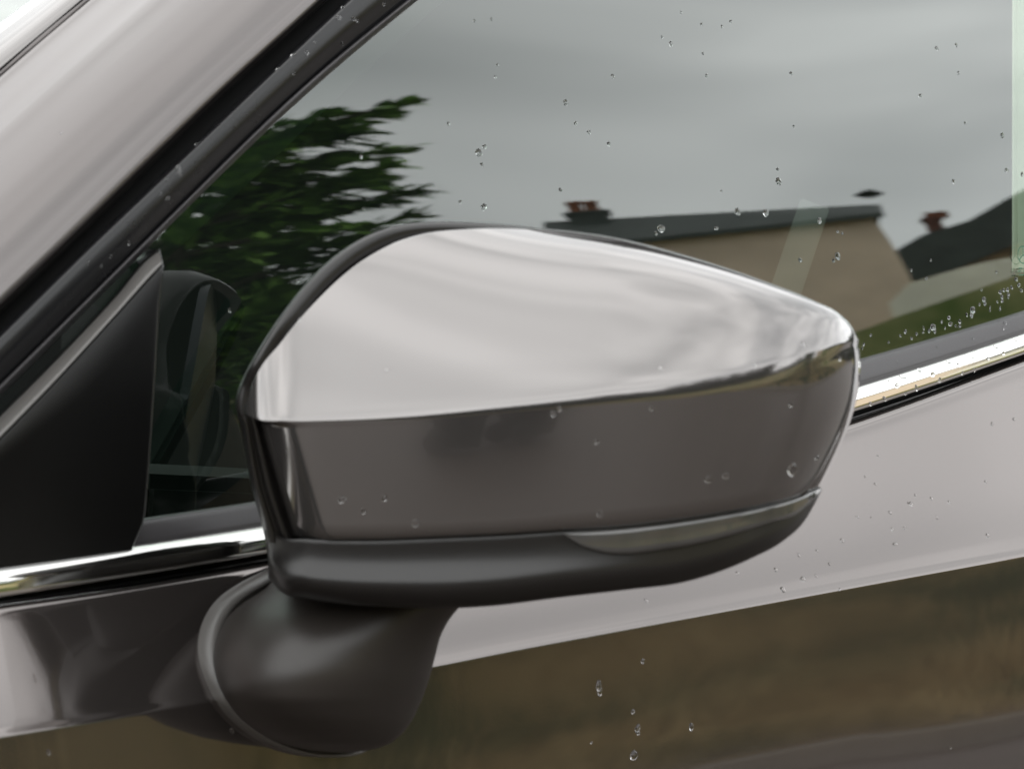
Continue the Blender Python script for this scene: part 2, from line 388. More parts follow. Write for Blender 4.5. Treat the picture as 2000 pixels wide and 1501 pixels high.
# black corner panel (sail) in front of the glass, with a bevelled upper edge
SA_O = [(-260, 1064), (0, 806), (120, 686), (220, 580), (296, 494), (310, 486)]
SA_I = [(-260, 1120), (0, 862), (120, 738), (220, 628), (300, 540), (318, 520)]
n = 60
so_, si_ = pl(SA_O, n), pl(SA_I, n)
def sail_bottom(u): return vv(CH_T, u)+3
rw = [[P(a, b+4, -.012) for a, b in so_], [P(a, b, .0005) for a, b in so_]]
for f, o in ((.15, .0016), (.35, .0032), (.55, .0062), (.72, .0096), (.86, .0122), (.95, .0130), (1, .0131)):
    rw.append([P(so_[j][0]*(1-f)+si_[j][0]*f, so_[j][1]*(1-f)+si_[j][1]*f, o) for j in range(n)])
RE = [(515, 318), (600, 309), (750, 300), (900, 290), (1010, 281), (1040, 272), (1056, 258)]   # right edge: v -> u
for k in range(1, 25):
    f = (k/24)
    row = []
    for j in range(n):
        s = j/(n-1)
        u0, v0 = si_[j]
        ub = -260+(256+260)*s
        v1 = vv(CH_T, ub)+3
        v = v0*(1-f)+v1*f
        # right boundary follows the panel's edge
        uj = u0*(1-f)+ub*f
        ur = float(np.interp(v0*(1-f)+v1*f, [q[0] for q in RE], [q[1] for q in RE]))
        u = uj*(1-s**3)+ur*s**3
        row.append(P(u, v, .0130-.009*f))
    rw.append(row)
for i in range(len(rw)):                                    # returned right edge
    last = rw[i][-1]
    rw[i] = rw[i]+[last+Vector((.0012, .0008, 0)), last+Vector((.0018, .003, 0)), last+Vector((.002, .018, 0))]
cg("corner_panel", rw, M_SAIL)
rim = []
for f, o in ((.12, .000), (.16, .0042), (.28, .0064), (.42, .0092), (.56, .0120), (.70, .0146), (.80, .0153), (.86, .0150), (.88, .011)):
    rim.append([P(so_[j][0]*(1-f)+si_[j][0]*f, so_[j][1]*(1-f)+si_[j][1]*f, o) for j in range(n)])
cg("corner_panel_rim_sheen", rim, M_GASKET)  # sky highlight on the bevel, put into this strip's lighter colour

# ------------------------------------------------------------------ door mirror
mirror = into_car(empty("door_mirror"))
mirror.matrix_parent_inverse = car_inv
def DB(u): return 1.135-.045*(u-480)/1170
A_T = [(476, 800), (492, 752), (550, 666), (620, 584), (690, 520), (760, 478), (830, 455), (920, 445), (1050, 445), (1200, 463), (1350, 501), (1500, 551), (1590, 587), (1640, 613), (1664, 638), (1677, 662)]
D_C = [(476, 806), (500, 818), (560, 822), (650, 821), (800, 813), (1000, 792), (1200, 766), (1400, 735), (1500, 714), (1600, 685), (1650, 669), (1677, 664)]
D_B = [(503, 826), (560, 831), (650, 831), (800, 824), (1000, 805), (1200, 786), (1400, 766), (1500, 748), (1600, 710), (1650, 682), (1676, 672)]
G_B = [(572, 1046), (600, 1052), (700, 1055), (850, 1050), (1000, 1043), (1100, 1036), (1200, 1029), (1300, 1018), (1400, 1003), (1500, 984), (1560, 968), (1602, 950)]
K_B = [(524, 1128), (548, 1154), (600, 1168), (680, 1179), (760, 1184), (870, 1187), (950, 1183), (1100, 1165), (1230, 1150), (1330, 1137), (1400, 1117), (1470, 1088), (1530, 1055), (1570, 1018), (1606, 956)]
NSM = 150
SS = [0.5-0.5*math.cos(math.pi*i/(NSM-1)) for i in range(NSM)]
SS = [.5*a+.5*i/(NSM-1) for i, a in enumerate(SS)]
def end_d(s):
    d = 0
    if s < .10: d += .016*(1-max(0, 1-((.10-s)/.10)**3)**.5)
    if s > .50: d += .066*(1-max(0, 1-((s-.50)/.5002)**3.4)**.5)
    d += .010*(s-.40)**2/.36                      # crown in plan
    return d
def pxm(): return 5400.0
def fill_rows(top, bot, ts, s_list):
    Ta, Bo = pl(top, at=s_list), pl(bot, at=s_list)
    return [[(Ta[j][0]*(1-t)+Bo[j][0]*t, Ta[j][1]*(1-t)+Bo[j][1]*t) for j in range(len(s_list))] for t in ts]
def head_depths(rows_uv, e_fn, d0, up=False):
    """integrate depth away from the first row; e = elevation of the normal (deg)"""
    out = [list(d0)]
    for k in range(1, len(rows_uv)):
        rr = []
        for j in range(len(d0)):
            dv = (rows_uv[k][j][1]-rows_uv[k-1][j][1])/pxm()      # metres downwards
            rr.append(out[-1][j]-dv*math.tan(rad(max(-84, min(84, e_fn(k, SS[j] if len(d0) == NSM else j/(len(d0)-1)))))))
        out.append(rr)
    return out
d_ref = [end_d(s) for s in SS]
# upper cap, built from the crease upwards
ts = [0, .012, .03, .06, .1, .16, .24, .33, .43, .53, .63, .72, .8, .87, .925, .965, .99, 1]
rows_up = fill_rows(D_C, A_T, ts, SS)
def e_up(k, s):
    t = ts[k]
    fil = [8, 17, 22][min(k-1, 2)] if k <= 3 else 0
    w = min(1, max(0, (s-.02)/.55)); w = w*w*(3-2*w); e = 24+(4+16*w)*t+32*w*t**6
    if k <= 3: e = fil
    return e
dep_up = head_depths(rows_up, e_up, d_ref)
# band, from the crease down
tb = [0, .02, .045, .09, .16, .25, .35, .45, .55, .65, .75, .85, .93, .975, 1]
NF = 7
rows_dn = fill_rows(D_C, D_B, [i/NF for i in range(NF)], SS)+fill_rows(D_B, G_B, tb, SS)
for k_, t_ in enumerate(tb):                      # the right edge is bowed outwards
    rows_dn[NF+k_] = [(u+26*math.sin(math.pi*t_**.85)*max(0, (SS[j]-.75)/.25)**1.5, v) for j, (u, v) in enumerate(rows_dn[NF+k_])]
def e_dn(k, s):
    if k <= NF: return 5.5-9.5*(k-.5)/NF
    t = tb[min(k-NF, len(tb)-1)]
    if t > .97: return -40
    return -5.0-4.0*t+ (3.0*max(0, s-.75)/.25)
dep_dn = head_depths(rows_dn, e_dn, d_ref)
def to3(rows_uv, dep, dd=0):
    return [[D(rows_uv[k][j][0], rows_uv[k][j][1], DB(rows_uv[k][j][0])+dep[k][j]+dd) for j in range(len(rows_uv[k]))] for k in range(len(rows_uv))]
cap3 = list(reversed(to3(rows_up, dep_up)))+to3(rows_dn, dep_dn)[1:]
# the cap's edge is turned in behind the surface
lipA = [p+FWD*.006-UPV*.0015 for p in cap3[0]]
lipZ = [p+FWD*.006 for p in cap3[-1]]
cap3 = [lipA]+cap3+[lipZ]
for i in range(len(cap3)):
    a, b_ = cap3[i][0], cap3[i][-1]
    cap3[i] = [a+FWD*.006+RGT*.001]+cap3[i]+[b_+FWD*.012-RGT*.002]
cap = cg("mirror_cap", cap3, M_PAINT2, mirror)

# lower housing
rows_lo = fill_rows(G_B, K_B, [0, .03, .08, .15, .22, .3, .38, .45, .52, .58, .64, .7, .76, .82, .88, .93, .97, 1], SS)
G_L = [(524, 1030), (545, 1046)]+G_B[1:-1]+[(1603, 951)]
rows_lo = fill_rows(G_L, K_B, [0, .03, .08, .15, .22, .3, .38, .45, .52, .58, .64, .7, .76, .82, .88, .93, .97, 1], SS)
EL = [60, 20, -4, -4, -2, 2, 8, 15, 22, 22, 12, -4, -22, -38, -50, -60, -70, -78]
def e_lo(k, s):
    e = EL[k]
    if e > 0 and k > 3: e *= max(0, 1-max(0, s-.35)/.35)
    if e < -5: e = e*(1-.25*s)
    return e
d_g = [d+.002 for d in dep_dn[-2]]
dep_lo = head_depths(rows_lo, e_lo, d_g)
low3 = to3(rows_lo, dep_lo)
under = [p+FWD*.03+UPV*.003 for p in low3[-1]]
under2 = [p+FWD*.075+UPV*.010 for p in low3[-1]]
low3e = low3+[under, under2]
for i in range(len(low3e)):
    a, b_ = low3e[i][0], low3e[i][-1]
    low3e[i] = [a+FWD*.02+RGT*.002, a+FWD*.006-RGT*.0005]+low3e[i]+[b_+FWD*.012-RGT*.002]
cg("lower_housing", low3e, M_HOUS, mirror)

# indicator lens, 1.5 mm proud of the lower housing
I_T = [(1098, 1040), (1200, 1032), (1300, 1021), (1400, 1006), (1500, 987), (1560, 971), (1602, 953)]
I_B = [(1100, 1042), (1130, 1064), (1175, 1079), (1300, 1073), (1400, 1053), (1500, 1022), (1560, 1001), (1604, 957)]
low_bvh = BVHTree.FromPolygons([v for r_ in low3 for v in r_], grid_faces(len(low3), NSM))
s60 = list(np.linspace(0, 1, 60))
ri = fill_rows(I_T, I_B, [0, .04, .12, .25, .4, .55, .7, .85, .95, 1], s60)
lens = []
for k, rr in enumerate(ri):
    row = []
    for j, (u, v) in enumerate(rr):
        d = ray(u, v).normalized()
        h = low_bvh.ray_cast(CAM, d)
        if h[0] is None:
            h = low_bvh.find_nearest(D(u, v, DB(u)+.04))
        q = (k/(len(ri)-1))
        lift = .0016*min(1, 6*min(q, 1-q)+.0)+.0004
        lens.append(h[0]-d*lift)
lens_rows = [lens[i*60:(i+1)*60] for i in range(len(ri))]
cg("indicator_lens", lens_rows, M_LENS, mirror)

# rear housing: a shell behind the cap with a dark rim showing along the top left, mirror glass in its back
OUT = [(455, 800), (462, 760), (485, 715), (530, 640), (590, 560), (650, 500), (710, 460), (775, 437), (850, 431), (950, 435), (1050, 444), (1200, 468), (1350, 510), (1500, 561), (1585, 597), (1630, 622), (1652, 645), (1660, 668),
       (1652, 740), (1640, 810), (1620, 880), (1588, 950), (1545, 1005), (1485, 1055), (1390, 1102), (1300, 1130), (1100, 1155), (950, 1172), (800, 1180), (680, 1174), (600, 1160), (548, 1140), (522, 1110), (521, 1060), (508, 1010), (490, 950), (478, 880), (470, 830)]
def end_u(u):
    s = (u-476)/1201
    return end_d(min(1, max(0, s)))
cx_, cy_ = 1060, 800
def shrink(pts, px, fx=0):
    o = []
    m_ = len(pts)
    for i, (u, v) in enumerate(pts):
        a, b_ = pts[i-1], pts[(i+1) % m_]
        tx, ty = b_[0]-a[0], b_[1]-a[1]; L = math.hypot(tx, ty)
        nx, ny = -ty/L, tx/L
        o.append((u+nx*px, v+ny*px))
    return o
# smooth the closed outline
def closed(pts, n=160):
    a = np.array(pts+[pts[0]], float); seg = np.hypot(*np.diff(a, axis=0).T); cs = np.r_[0, np.cumsum(seg)]
    t = np.linspace(0, cs[-1], n, endpoint=False)
    q = np.c_[np.interp(t, cs, a[:, 0]), np.interp(t, cs, a[:, 1])]
    for _ in range(3): q = .25*np.roll(q, 1, 0)+.5*q+.25*np.roll(q, -1, 0)
    return [tuple(x) for x in q]
OC = closed(OUT)
def vtop(u): return vv(A_T, min(1677, max(476, u)))
def rim_depth(u, v):
    """how far behind the front face the rim lies: follows the cap's upper edge"""
    s = min(1, max(0, (u-476)/1201))
    dA = float(np.interp(s, SS, dep_up[-1]))
    dG = float(np.interp(s, SS, dep_dn[-2]))
    a, b_ = vtop(u), 1060.0
    f = min(1, max(0, (v-a)/(b_-a))); f = f*f*(3-2*f)
    return min(.11, dA)*(1-f)+min(.07, dG+.012)*f
def ring(px, dd):
    o = shrink(OC, px)
    return [D(u, v, DB(u)+rim_depth(*OC[i])+dd) for i, (u, v) in enumerate(o)]
rear = [ring(34, .0075), ring(12, .0045), ring(3, .006), ring(0, .010), ring(0, .020), ring(6, .045), ring(20, .062), ring(42, .070), ring(52, .071), ring(56, .066)]
o = cg("rear_housing", rear, M_HOUS, mirror, closed=True)
mg = ring(54, .0685)
mc = sum(mg, Vector())/len(mg)
_u, _s, _vt = np.linalg.svd(np.array([list(q-mc) for q in mg]))
mn = Vector(_vt[2].tolist()); mn = mn if mn.dot(FWD) > 0 else -mn
mg = [q-mn*(q-mc).dot(mn)+mn*.002 for q in mg]
cg("mirror_glass", [[q-mn*.004 for q in mg], mg], M_MGLASS, mirror, closed=True, caps=(False, True), smooth=False)
# thin black collar seen left of the band between cap and shell
LC0 = [(800, 460), (826, 474), (880, 480), (950, 491), (1010, 510), (1050, 521), (1100, 522)]
LC1 = [(800, 500), (826, 509), (880, 524), (950, 543), (1010, 562), (1050, 578), (1100, 600)]
rowsC = []
for k in range(30):
    v = 812+(1060-812)*k/29
    a = float(np.interp(v, [q[0] for q in LC0], [q[1] for q in LC0])); b_ = float(np.interp(v, [q[0] for q in LC1], [q[1] for q in LC1]))
    rr = []
    for f, dd in ((0, .030), (.04, .0155), (.12, .0105), (.22, .0095), (.34, .0125), (.42, .0135), (.5, .0118), (.62, .0105), (.72, .0108), (.82, .014), (1.1, .0165)):
        u = a+(b_-a)*f
        rr.append(D(u, v, DB(u)+dd+.012*((v-812)/248)*.8+.0))
    rowsC.append(rr)
cg("housing_collar", rowsC, M_HOUS, mirror)

# foot and its base gasket
FO = [(560, 1158), (505, 1150), (455, 1180), (425, 1225), (413, 1275), (422, 1325), (445, 1375), (490, 1420), (550, 1450), (620, 1463), (690, 1466), (750, 1458), (793, 1430), (815, 1385), (835, 1335), (850, 1280), (862, 1235), (885, 1200), (930, 1180), (900, 1150), (800, 1140), (680, 1140)]
FC = closed(FO, 120)
fc = (655, 1285)
def door_depth(u, v):
    v = max(v, vv(TOPDOOR, u)+14)
    h = door_bvh.ray_cast(CAM, ray(u, v).normalized())
    return (h[0]-CAM).dot(FWD) if h[0] is not None else 1.25
door_bvh = BVHTree.FromPolygons([v for r_ in door_rows for v in r_], grid_faces(len(door_rows), len(US)))
# horizontal sections from inside the head down to the rounded bottom: v, left u, right u, depth at right, half thickness
FS = [(1118, 545, 905, 1.172, .024), (1150, 515, 905, 1.172, .026), (1180, 468, 900, 1.173, .030), (1205, 441, 880, 1.176, .034), (1235, 425, 863, 1.180, .038), (1280, 415, 850, 1.186, .042), (1325, 422, 838, 1.191, .044),
      (1375, 447, 819, 1.197, .043), (1415, 484, 798, 1.201, .039), (1440, 524, 775, 1.204, .033), (1456, 568, 748, 1.206, .025), (1464, 612, 717, 1.208, .015), (1467, 645, 690, 1.209, .006)]
rings = []
fsx = [(f[0],)+f[1:] for f in FS]
for k in range(49):
    tt_ = k/48; tt_ = math.sin(tt_*math.pi/2)**.9
    v = 1118+(1467-1118)*tt_
    L_, R_, dR, b_ = [float(x) for x in pl(fsx, at=[(v-1118)/349])[0][1:]]
    dL = door_depth(L_, min(1400, max(1215, v)))-.001
    rr = []
    for q in range(72):
        an = 2*math.pi*q/72; ca, sa = math.cos(an), math.sin(an)
        w_ = (ca+1)/2; sk = .5+.5*ca
        rr.append(D((L_+R_)/2+(R_-L_)/2*ca, v, dL*(1-w_)+dR*w_-b_*(sa*(1-.25*ca) if sa > 0 else sa*1.2)))
    rings.append(rr)
cg("mirror_foot", rings, M_PLAST, mirror, closed=True, caps=(True, True))
GA = [(528, 1108), (470, 1136), (425, 1168), (397, 1210), (386, 1262), (395, 1310), (418, 1362), (455, 1408), (505, 1446), (570, 1470), (630, 1477), (675, 1474), (705, 1462), (715, 1440)]
GB = [(560, 1120), (505, 1150), (458, 1182), (428, 1226), (418, 1275), (424, 1322), (444, 1364), (474, 1402), (520, 1434), (580, 1456), (635, 1462), (672, 1458), (696, 1446), (705, 1425)]
gr = []
ga, gb = np.array(GA, float), np.array(GB, float)
tt = np.linspace(0, len(GA)-1, 70)
def cinterp(a, t):
    i = min(int(t), len(a)-2); f = t-i
    p0, p1, p2, p3 = a[max(i-1, 0)], a[i], a[i+1], a[min(i+2, len(a)-1)]
    return .5*((2*p1)+(-p0+p2)*f+(2*p0-5*p1+4*p2-p3)*f*f+(-p0+3*p1-3*p2+p3)*f**3)
for f, lift in ((-.02, -.004), (.02, .0022), (.14, .0048), (.34, .0062), (.55, .0062), (.7, .0050), (.82, .004), (1.1, .006)):
    row = []
    for t in tt:
        a, b_ = cinterp(ga, t), cinterp(gb, t)
        q = a*(1-f)+b_*f
        dd = door_depth(q[0], q[1])
        row.append(D(q[0], q[1], dd)+Vector((0, -lift, 0)))
    gr.append(row)
cg("foot_gasket", gr, M_GASKET, mirror)

# door handle, just entering the frame at right
hp = P(2062, 1350, .075)
bm = bmesh.new()
bmesh.ops.create_uvsphere(bm, u_segments=32, v_segments=16, radius=1)
for v in bm.verts:
    x, y, z = v.co
    v.co = Vector((x*.100, y*.016, z*.0125*(1-.25*x)))
me = bpy.data.meshes.new("door_handle"); bm.to_mesh(me); bm.free()
for p in me.polygons: p.use_smooth = True
me.materials.append(M_PAINT)
ho = bpy.data.objects.new("door_handle", me); COL.objects.link(ho)
ho.location = P(2062, 1350, .0)+Vector((.098, -.075, .01)); ho.rotation_euler = (0, rad(-4), 0)
into_car(ho)
# ------------------------------------------------------------------ cabin behind the glass
shell_lo, shell_hi = (-1.3, .035, .35), (3.0, 1.45, 1.75)
bm = bmesh.new()
def quad(bm, pts): bm.faces.new([bm.verts.new(p) for p in pts])
x0, y0, z0 = shell_lo; x1, y1, z1 = shell_hi
yb = .06
quad(bm, [(x0, yb, z0), (x1, yb, z0), (x1, y1, z0), (x0, y1, z0)])
quad(bm, [(.5, yb+.25, z1), (x1, yb+.25, z1), (x1, y1, z1), (.5, y1, z1)])
quad(bm, [(x0, y1, z0), (x1, y1, z0), (x1, y1, 1.16), (x0, y1, 1.16)])
quad(bm, [(.96, y1, 1.16), (x1, y1, 1.16), (x1, y1, z1), (.96, y1, z1)])
quad(bm, [(x0, yb, z0), (x0, y1, z0), (x0, y1, 1.0), (x0, yb, 1.0)])
quad(bm, [(x1, yb, z0), (x1, y1, z0), (x1, y1, z1), (x1, yb+.25, z1)])
quad(bm, [(x0, yb, z0), (x1, yb, z0), (x1, .05, .93), (x0, .05, .93)])
me = bpy.data.meshes.new("cabin_lining"); bm.to_mesh(me); bm.free(); me.materials.append(M_CABIN)
lin_o = bpy.data.objects.new("cabin_lining", me); COL.objects.link(lin_o); into_car(lin_o)
def bar(name, a, b_, w, t, m, parent=None):
    """a flat bar from a to b, w wide, t thick"""
    a, b_ = Vector(a), Vector(b_); d = (b_-a); L = d.length; d.normalize()
    s = d.cross(FWD).normalized(); n_ = s.cross(d)
    vs = []
    for q in (a, b_):
        for ss, nn in ((-1, -1), (1, -1), (1, 1), (-1, 1)): vs.append(q+s*ss*w/2+n_*nn*t/2)
    fs = [(0, 1, 2, 3), (7, 6, 5, 4), (0, 4, 5, 1), (1, 5, 6, 2), (2, 6, 7, 3), (3, 7, 4, 0)]
    o = mesh_obj(name, vs, fs, m, None, False); bm = bmesh.new(); bm.from_mesh(o.data)
    bmesh.ops.bevel(bm, geom=bm.edges[:], offset=min(w, t)*.25, segments=2, affect='EDGES'); bm.to_mesh(o.data); bm.free()
    return into_car(o, parent)
bar("dashboard", D(180, 965, 1.5), D(640, 985, 1.55), .028, .15, M_DASH)
bar("far_pillar_trim", D(262, 960, 1.9), D(452, 620, 2.0), .014, .05, M_DASH)
bar("seat_belt", D(1592, 398, 1.72), D(1470, 760, 1.66), .017, .003, M_BELT)
bar("sky_light_strip", P(1992, -300, -.045), P(1992, 535, -.035), .0075, .01, M_SKY_LIGHT)  # pale strip painted in place of sky light showing through the cabin
M_INNER = mat("inner_pillar_cloth", (.050, .062, .052), rough=.9, spec=.1)
ip = [(200, 610), (350, 470), (500, 330), (650, 186), (760, 84), (860, -6), (1000, -118), (1200, -250)]
ipr = pl(ip, 30)
cg("inner_pillar_trim", [[P(a+dx, b+dy, -.045-.004*k) for a, b in ipr] for k, (dx, dy) in enumerate(((-60, -60), (-22, -22), (0, 0), (6, 8)))], M_INNER)
# etched approval mark on the glass
def ring_mark(u, v, r, w):
    c = P(u, v, -.0055); vs, fs = [], []
    n = 40
    for i in range(n):
        a = 2*math.pi*i/n
        for rr in (r-w, r): vs.append(c+Vector((math.cos(a)*rr, 0, math.sin(a)*rr))+Vector((0, math.sin(a)*rr*math.tan(E0), 0)))
    for i in range(n):
        k = (i+1) % n; fs.append((2*i, 2*i+1, 2*k+1, 2*k))
    for ang in (90, 215, 325):
        a = rad(ang); dx, dz = math.cos(a), math.sin(a); px_, pz = -dz*w/2, dx*w/2
        b0 = len(vs)
        for q in ((px_, pz), (-px_, -pz), (dx*(r-w)-px_, dz*(r-w)-pz), (dx*(r-w)+px_, dz*(r-w)+pz)):
            vs.append(c+Vector((q[0], q[1]*math.tan(E0)-.0001, q[1])))
        fs.append((b0, b0+1, b0+2, b0+3))
    for (du, dv, bw, bh) in ((-8, 25, 7, 2.5), (2, 25, 7, 2.5), (-9, 31, 6, 2), (0, 31, 9, 2), (-8, 38, 12, 2)):
        b0 = len(vs)
        for q in ((0, 0), (bw, 0), (bw, bh), (0, bh)): vs.append(P(u+du+q[0], v+dv+q[1], -.0055))
        fs.append((b0, b0+1, b0+2, b0+3))
    return into_car(mesh_obj("etched_mark", vs, fs, M_MARK, None, False), glass)
ring_mark(1998, 497, .0048, .0006)

# ================================================================== THE PLACE BEHIND THE CAMERA, SEEN IN THE REFLECTIONS
def refl(u, v):
    p = P(u, v, -.008)
    e = .002
    dy = (base_y(p.z+e)-base_y(p.z-e))/(2*e)
    n_ = Vector((0, -1, dy)).normalized()
    d = ray(u, v).normalized()
    return p, d-2*d.dot(n_)*n_
C0, R0 = refl(1400, 500)
AX = Vector((R0.x, R0.y, 0)).normalized()              # away from the car
LX = Vector((AX.y, -AX.x, 0))                          # sideways
if refl(1800, 500)[1].dot(LX) < refl(1000, 500)[1].dot(LX): LX = -LX
def FP(u, v, dist):
    """the point, dist metres out from the glass, whose mirror image shows at u, v"""
    p, r_ = refl(u, v)
    t = (dist-(p-C0).dot(AX))/r_.dot(AX)
    return p+r_*t
def loc(p): q = p-C0; return q.dot(LX), q.dot(AX), p.z
def wld(l, a, z): q = C0+LX*l+AX*a; return Vector((q.x, q.y, z))
def prism(name, prof, a0, a1, m, parent=None, smooth=False):
    """profile of (sideways, z), extruded from distance a0 to a1"""
    n = len(prof)
    vs = [wld(l, a0, z) for l, z in prof]+[wld(l, a1, z) for l, z in prof]
    fs = [tuple(range(n)), tuple(range(2*n-1, n-1, -1))]+[(i, (i+1) % n, n+(i+1) % n, n+i) for i in range(n)]
    o = mesh_obj(name, vs, fs, m, None, smooth)
    if parent: into(o, parent)
    return o
def into(o, parent):
    o.parent = parent; o.matrix_parent_inverse = Matrix.Translation(-Vector(parent.location))

# terrain: flat by the road, a grassy bank rising beyond the verge
ROAD_Y0, ROAD_Y1 = -5.6, 3.2
def terrain_z(x, y):
    if y > ROAD_Y0-1.4:
        return 0.0 if y < 3.5 else min(1.5, (y-3.5)*.04)
    d = ROAD_Y0-1.4-y
    z = d*.095+2.45*max(0, min(1, (d-4)/13))**1.5 if d < 32 else 32*.095+2.45+(d-32)*.02
    return z*(1+.12*noise.noise(Vector((x*.05, y*.05, 0))))
def lattice(v0, v1, n, pw=2.0):
    out = []
    for i in range(n):
        t = -1+2*i/(n-1); out.append((v0+v1)/2+(v1-v0)/2*math.copysign(abs(t)**pw, t))
    return out
xs, ys = lattice(-400, 400, 120), lattice(-400, 400, 140)
vs = [Vector((x, y, terrain_z(x, y)-.012)) for y in ys for x in xs]
g = mesh_obj("ground", vs, grid_faces(len(ys), len(xs)), M_GRASS2); tag(g, kind='structure')
if g.data.polygons[0].normal.z < 0: g.data.flip_normals()
def sheet(name, y0, y1, z0, z1, m, x0=-300, x1=300, n=120):
    vs = [Vector((x0+(x1-x0)*i/n, y, z)) for (y, z) in ((y0, z0), (y1, z1)) for i in range(n+1)]
    o = mesh_obj(name, vs, grid_faces(2, n+1), m, None, False); tag(o, kind='structure')
    if o.data.polygons[0].normal.z < 0: o.data.flip_normals()
    return o
sheet("road", ROAD_Y0, ROAD_Y1, .004, .004, M_ROAD)
sheet("verge", ROAD_Y0-12, ROAD_Y0-.18, .125+10.6*.095+.03, .118, M_GRASS)
kb = box("kerb", (-120, ROAD_Y0-.18, -.05), (120, ROAD_Y0, .115), M_KERB, None, .012); tag(kb, kind='structure')

def local_pts(px, dist):
    out = []
    for u, v in px:
        l, a, z = loc(FP(u, v, dist)); out.append((l, z))
    return out
# tufted grass over the verge and the foot of the bank
M_TUFT = mat("tuft_grass", (.045, .078, .028), rough=.8, spec=.15, base2=(.40, .31, .15), band=.07, var_scale=1.0, detail=5)
gv, gf = [], []
rg = random.Random(5)
def ground_z(x, y):
    t = (ROAD_Y0-.18-y)/(12-.18)
    return max(terrain_z(x, y)-.012, .118+t*(.125+10.6*.095+.03-.118) if 0 <= t <= 1 else 0)
for i in range(15000):
    x = rg.uniform(1.5, 22); dpt = rg.random()**1.4*14; y = ROAD_Y0-.25-dpt
    if abs((x-C0.x)+(y-C0.y)) > 9: continue
    z = ground_z(x, y); hh = rg.uniform(.10, .34)*(1+.6*noise.noise(Vector((x*.7, y*.7, 3))))
    if dpt < .8: hh *= .5
    for k in range(5):
        a = rg.uniform(0, 6.28); w_ = rg.uniform(.012, .030); b0 = len(gv)
        bx, by = x+rg.uniform(-.08, .08), y+rg.uniform(-.08, .08)
        gv += [(bx-w_*math.sin(a), by+w_*math.cos(a), z), (bx+w_*math.sin(a), by-w_*math.cos(a), z), (bx+math.cos(a)*hh*.5*rg.random(), by+math.sin(a)*hh*.5*rg.random(), z+hh)]
        gf.append((b0, b0+1, b0+2))
tg = bpy.data.meshes.new("grass_tufts"); tg.from_pydata(gv, [], gf); tg.materials.append(M_TUFT)
tgo = bpy.data.objects.new("grass_tufts", tg); COL.objects.link(tgo)
tag(tgo, "rough green and brown tufted grass on the verge across the road", "grass", kind='stuff')
# pale rendered house with a slate roof, a steep slope at its right end, twin-potted chimney
HD = 42
ea = local_pts([(1085, 485), (1220, 474), (1705, 424), (1738, 470), (1782, 548), (1782, 700)], HD)
gz = terrain_z(*(wld(ea[2][0], HD, 0).xy))-.6
house = empty("house", wld((ea[1][0]+ea[2][0])/2, HD+3, gz))
tag(house, "beige rendered house with thin slate roof and paired terracotta chimney pots, reflected in the window", "house")
prof = [(ea[0][0], gz), (ea[0][0], ea[0][1]), ea[1], ea[2], ea[3], ea[4], (ea[4][0], gz)]
prism("wall", prof, HD, HD+7.5, M_WALLP, house)
rd = local_pts([(1075, 438), (1160, 434), (1300, 426), (1710, 405)], HD+3.2)
e2 = [(ea[0][0]-.1, ea[0][1]-.12), (ea[1][0], ea[1][1]-.10), (ea[2][0]+.15, ea[2][1]-.06)]
r2 = [(rd[0][0]-.1, rd[0][1]), (rd[2][0], rd[2][1]), (rd[3][0]+.1, rd[3][1])]
vs = []
for (l, z) in e2: vs.append(wld(l, HD-.3, z))
for (l, z) in r2: vs.append(wld(l, HD+3.4, z))
for (l, z) in e2: vs.append(wld(l, HD+7.8, z))
vs2 = [v+Vector((0, 0, .14)) for v in vs]
fs = [(0, 1, 4, 3), (1, 2, 5, 4), (3, 4, 7, 6), (4, 5, 8, 7)]
allf = [tuple(f) for f in fs]+[tuple(9+i for i in reversed(f)) for f in fs]
border = [0, 1, 2, 5, 8, 7, 6, 3]
allf += [(border[i], border[(i+1) % 8], 9+border[(i+1) % 8], 9+border[i]) for i in range(8)]
into(mesh_obj("roof", vs+vs2, allf, M_SLATE, None, False), house)
def chimney(parent, u0, u1, vt, vb, dist, pots, m):
    a = local_pts([(u0, vt), (u1, vb)], dist)
    st = prism("chimney", [(a[0][0], a[1][1]-1.5), (a[0][0], a[0][1]), (a[1][0], a[0][1]), (a[1][0], a[1][1]-1.5)], dist-.4, dist+.4, m, parent)
    cpz = a[0][1]
    c2 = prism("chimney_cap", [(a[0][0]-.06, cpz), (a[0][0]-.06, cpz+.09), (a[1][0]+.06, cpz+.09), (a[1][0]+.06, cpz)], dist-.46, dist+.46, m)
    c2.parent = st
    for u, vt_ in pots:
        q = loc(FP(u, vt_, dist)); rr = .13
        prof_ = [(1.1, 0), (.95, .1), (.8, .75), (1.05, .8), (1.05, 1)]
        hh = q[2]-cpz-.08
        rows = [[wld(q[0]+rr*w_*math.cos(2*math.pi*i/14), dist+rr*w_*math.sin(2*math.pi*i/14), cpz+.08+hh*t) for i in range(14)] for w_, t in prof_]
        po = grid("chimney_pot", rows, M_POT, None, closed=True, caps=(True, True))
        po.parent = st
    return st
chimney(house, 1112, 1200, 424, 450, HD+3.2, [(1118, 394), (1150, 393)], M_SLATE)
